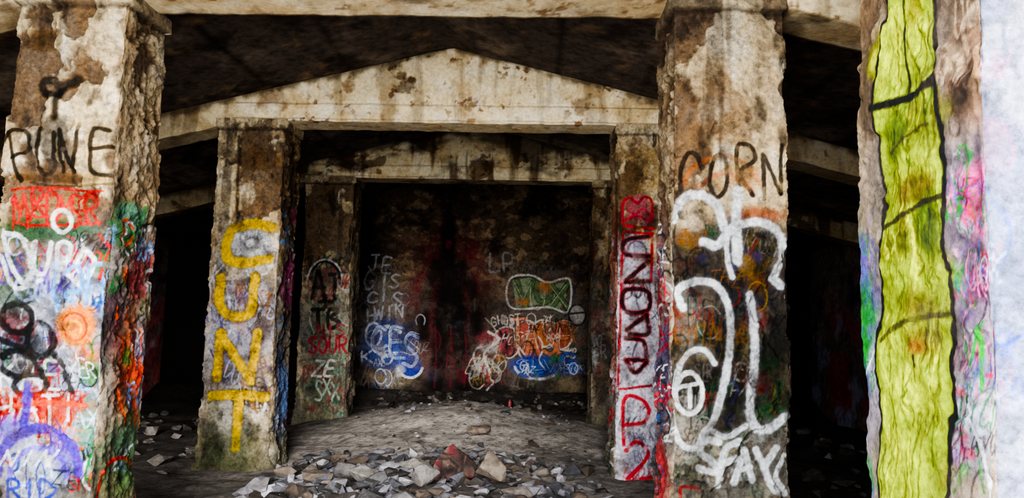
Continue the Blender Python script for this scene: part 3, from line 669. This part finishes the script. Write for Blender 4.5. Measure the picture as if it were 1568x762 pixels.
greys = ['58585e', '686668', '46474b', '7a787c', '3e3a38', '5a5048', '84828a']
items = []
def s_pick(): return rng.choice([.03, .04, .055, .07, .085, .1, .12]) * rng.uniform(.85, 1.2)
for i in range(1300):
    y = 6.0 + 2.7 * rng.random(); t = (y - 6.0) / 2.7
    x = rng.uniform(-2.45, .7)
    # the pile spreads from the left pillar to the centre and thins out to the right and the back
    back = 8.3 + .4 * math.exp(-((x + .7) / .7) ** 2) - 1.0 * max(0, x + .05) + rng.gauss(0, .2)
    if y > back or rng.random() < max(0, (x + .1)) * 1.1: continue
    s = s_pick() * (1 - .25 * t)
    items.append((x, y, s * rng.uniform(1, 1.6), s * rng.uniform(.8, 1.2), s * rng.uniform(.4, .8), rng.choice(greys), 0))
for i in range(150):   # second layer of the pile
    y = rng.uniform(6.4, 7.8); x = rng.gauss(-1.4, .6); s = rng.uniform(.04, .11)
    if x < -2.35 or x > .3: continue
    items.append((x, y, s * 1.4, s, s * .6, rng.choice(greys), s * .8))
for i in range(480):   # scattered chips on the dirt
    y = rng.uniform(6.5, 13); x = rng.uniform(-2.45, .7); s = rng.uniform(.01, .03) if rng.random() < .86 else rng.uniform(.04, .08)
    items.append((x, y, s * 1.4, s, s * .6, rng.choice(greys), 0))
rock_obj('rubble_pile', items)
items = []
for i in range(150):
    x = rng.uniform(-2.8, 1.2); y = rng.uniform(13.3, 14.0); s = rng.uniform(.03, .11)
    if math.hypot(x + .37, y - 13.35) < .25: continue
    items.append((x, y, s * 1.4, s, s * .7, rng.choice(['3a3430', '4c4642', '2a2624', '6a6460']), 0))
for i in range(200):
    sd_ = rng.choice([-1, -1, 1]); x = AX + sd_ * rng.uniform(2.75, 5.5); y = rng.uniform(5.6, 12); s = rng.uniform(.03, .13)
    items.append((x, y, s * 1.3, s, s * .6, rng.choice(['6a6460', '7c7672', '54504c']), 0))
rock_obj('dark_rubble', items)

def boulder(name, x, y, s, base, seed, paint=None, lift=0):
    bm = bmesh.new(); r = random.Random(seed)
    for _ in range(13):
        v = Vector((r.gauss(0, 1), r.gauss(0, 1), r.gauss(0, 1))).normalized() * r.uniform(.9, 1.1); bm.verts.new((v.x * s[0], v.y * s[1], v.z * s[2]))
    bmesh.ops.convex_hull(bm, input=bm.verts)
    for v in [v for v in bm.verts if not v.link_faces]: bm.verts.remove(v)
    bmesh.ops.bevel(bm, geom=list(bm.edges), offset=.005, segments=1, affect='EDGES')
    bmesh.ops.triangulate(bm, faces=bm.faces)
    for _ in range(4): bmesh.ops.subdivide_edges(bm, edges=[e for e in bm.edges if e.calc_length() > .025], cuts=1)
    bmesh.ops.triangulate(bm, faces=bm.faces)
    me = bpy.data.meshes.new(name); bm.to_mesh(me); bm.free()
    n = len(me.vertices); P = np.zeros(n * 3); me.vertices.foreach_get('co', P); P = P.reshape(-1, 3)
    nn = P / (np.linalg.norm(P, axis=1)[:, None] + 1e-6)
    col = np.tile(C(base), (n, 1)); k = P * 1. + seed
    mixc(col, C('3a322e'), ss(.1, .5, fbm(k, 12, 4, seed)) * .6)
    if paint:
        for j, (c, th) in enumerate(paint): mixc(col, C(c), ss(th, th + .12, fbm(k, 9, 3, seed + 10 * j)) * .85)
    P = P + nn * (fbm(k, 12, 5, seed + 2) * .016)[:, None]
    me.vertices.foreach_set('co', P.astype(np.float32).ravel()); me.update()
    ca = me.color_attributes.new('Col', 'FLOAT_COLOR', 'POINT')
    ca.data.foreach_set('color', np.hstack([np.clip(col, 0, 1), np.ones((n, 1))]).astype(np.float32).ravel())
    me.materials.append(M_rock); ob = bpy.data.objects.new(name, me); bpy.context.collection.objects.link(ob)
    ob.location = (x, y, float(gh(x, y)[0]) + s[2] * .66 + lift); return ob
for i, b in enumerate(BOUL):
    boulder(*b, paint=[('5e1c26', .15), ('7a6060', .45), ('1c1616', .15)] if i == 0 else None)

# small red spray can standing by the back wall
bm = bmesh.new()
prof = [(0, 0), (.032, 0), (.034, .006), (.034, .12), (.03, .135), (.016, .145), (.016, .165), (0, .165)]
prev = None
for r_, z_ in prof:
    ringv = [bm.verts.new((max(r_, .0005) * math.cos(a), max(r_, .0005) * math.sin(a), z_)) for a in np.linspace(0, 2 * math.pi, 20, endpoint=False)]
    if prev:
        for i in range(20): bm.faces.new((prev[i], prev[(i + 1) % 20], ringv[(i + 1) % 20], ringv[i]))
    prev = ringv
me = bpy.data.meshes.new('spray_can'); bm.to_mesh(me); bm.free()
mr_ = bpy.data.materials.new('red_can_paint'); mr_.use_nodes = True
mr_.node_tree.nodes['Principled BSDF'].inputs['Base Color'].default_value = (.2, .03, .04, 1); mr_.node_tree.nodes['Principled BSDF'].inputs['Roughness'].default_value = .5
me.materials.append(mr_); ob = bpy.data.objects.new('spray_can', me); bpy.context.collection.objects.link(ob)
ob.location = (-.37, 13.35, float(gh(-.37, 13.35)[0]) - .005)

# ------------------------------------------------------------------ light
w = bpy.data.worlds.new('sky'); bpy.context.scene.world = w; w.use_nodes = True
bg = w.node_tree.nodes['Background']; bg.inputs['Color'].default_value = (.95, .97, 1.0, 1); bg.inputs['Strength'].default_value = 8.5
sd = bpy.data.lights.new('sun', 'SUN'); sd.energy = 8; sd.angle = math.radians(25); sd.color = (1, .96, .9)
so = bpy.data.objects.new('sun', sd); bpy.context.collection.objects.link(so)
so.location = (1, -5, 5)
so.rotation_euler = Vector((-.08, 1, -.21)).to_track_quat('-Z', 'Y').to_euler()
vs_ = bpy.context.scene.view_settings
vs_.view_transform = 'AgX'
try: vs_.look = 'AgX - High Contrast'
except Exception: pass
vs_.exposure = .66
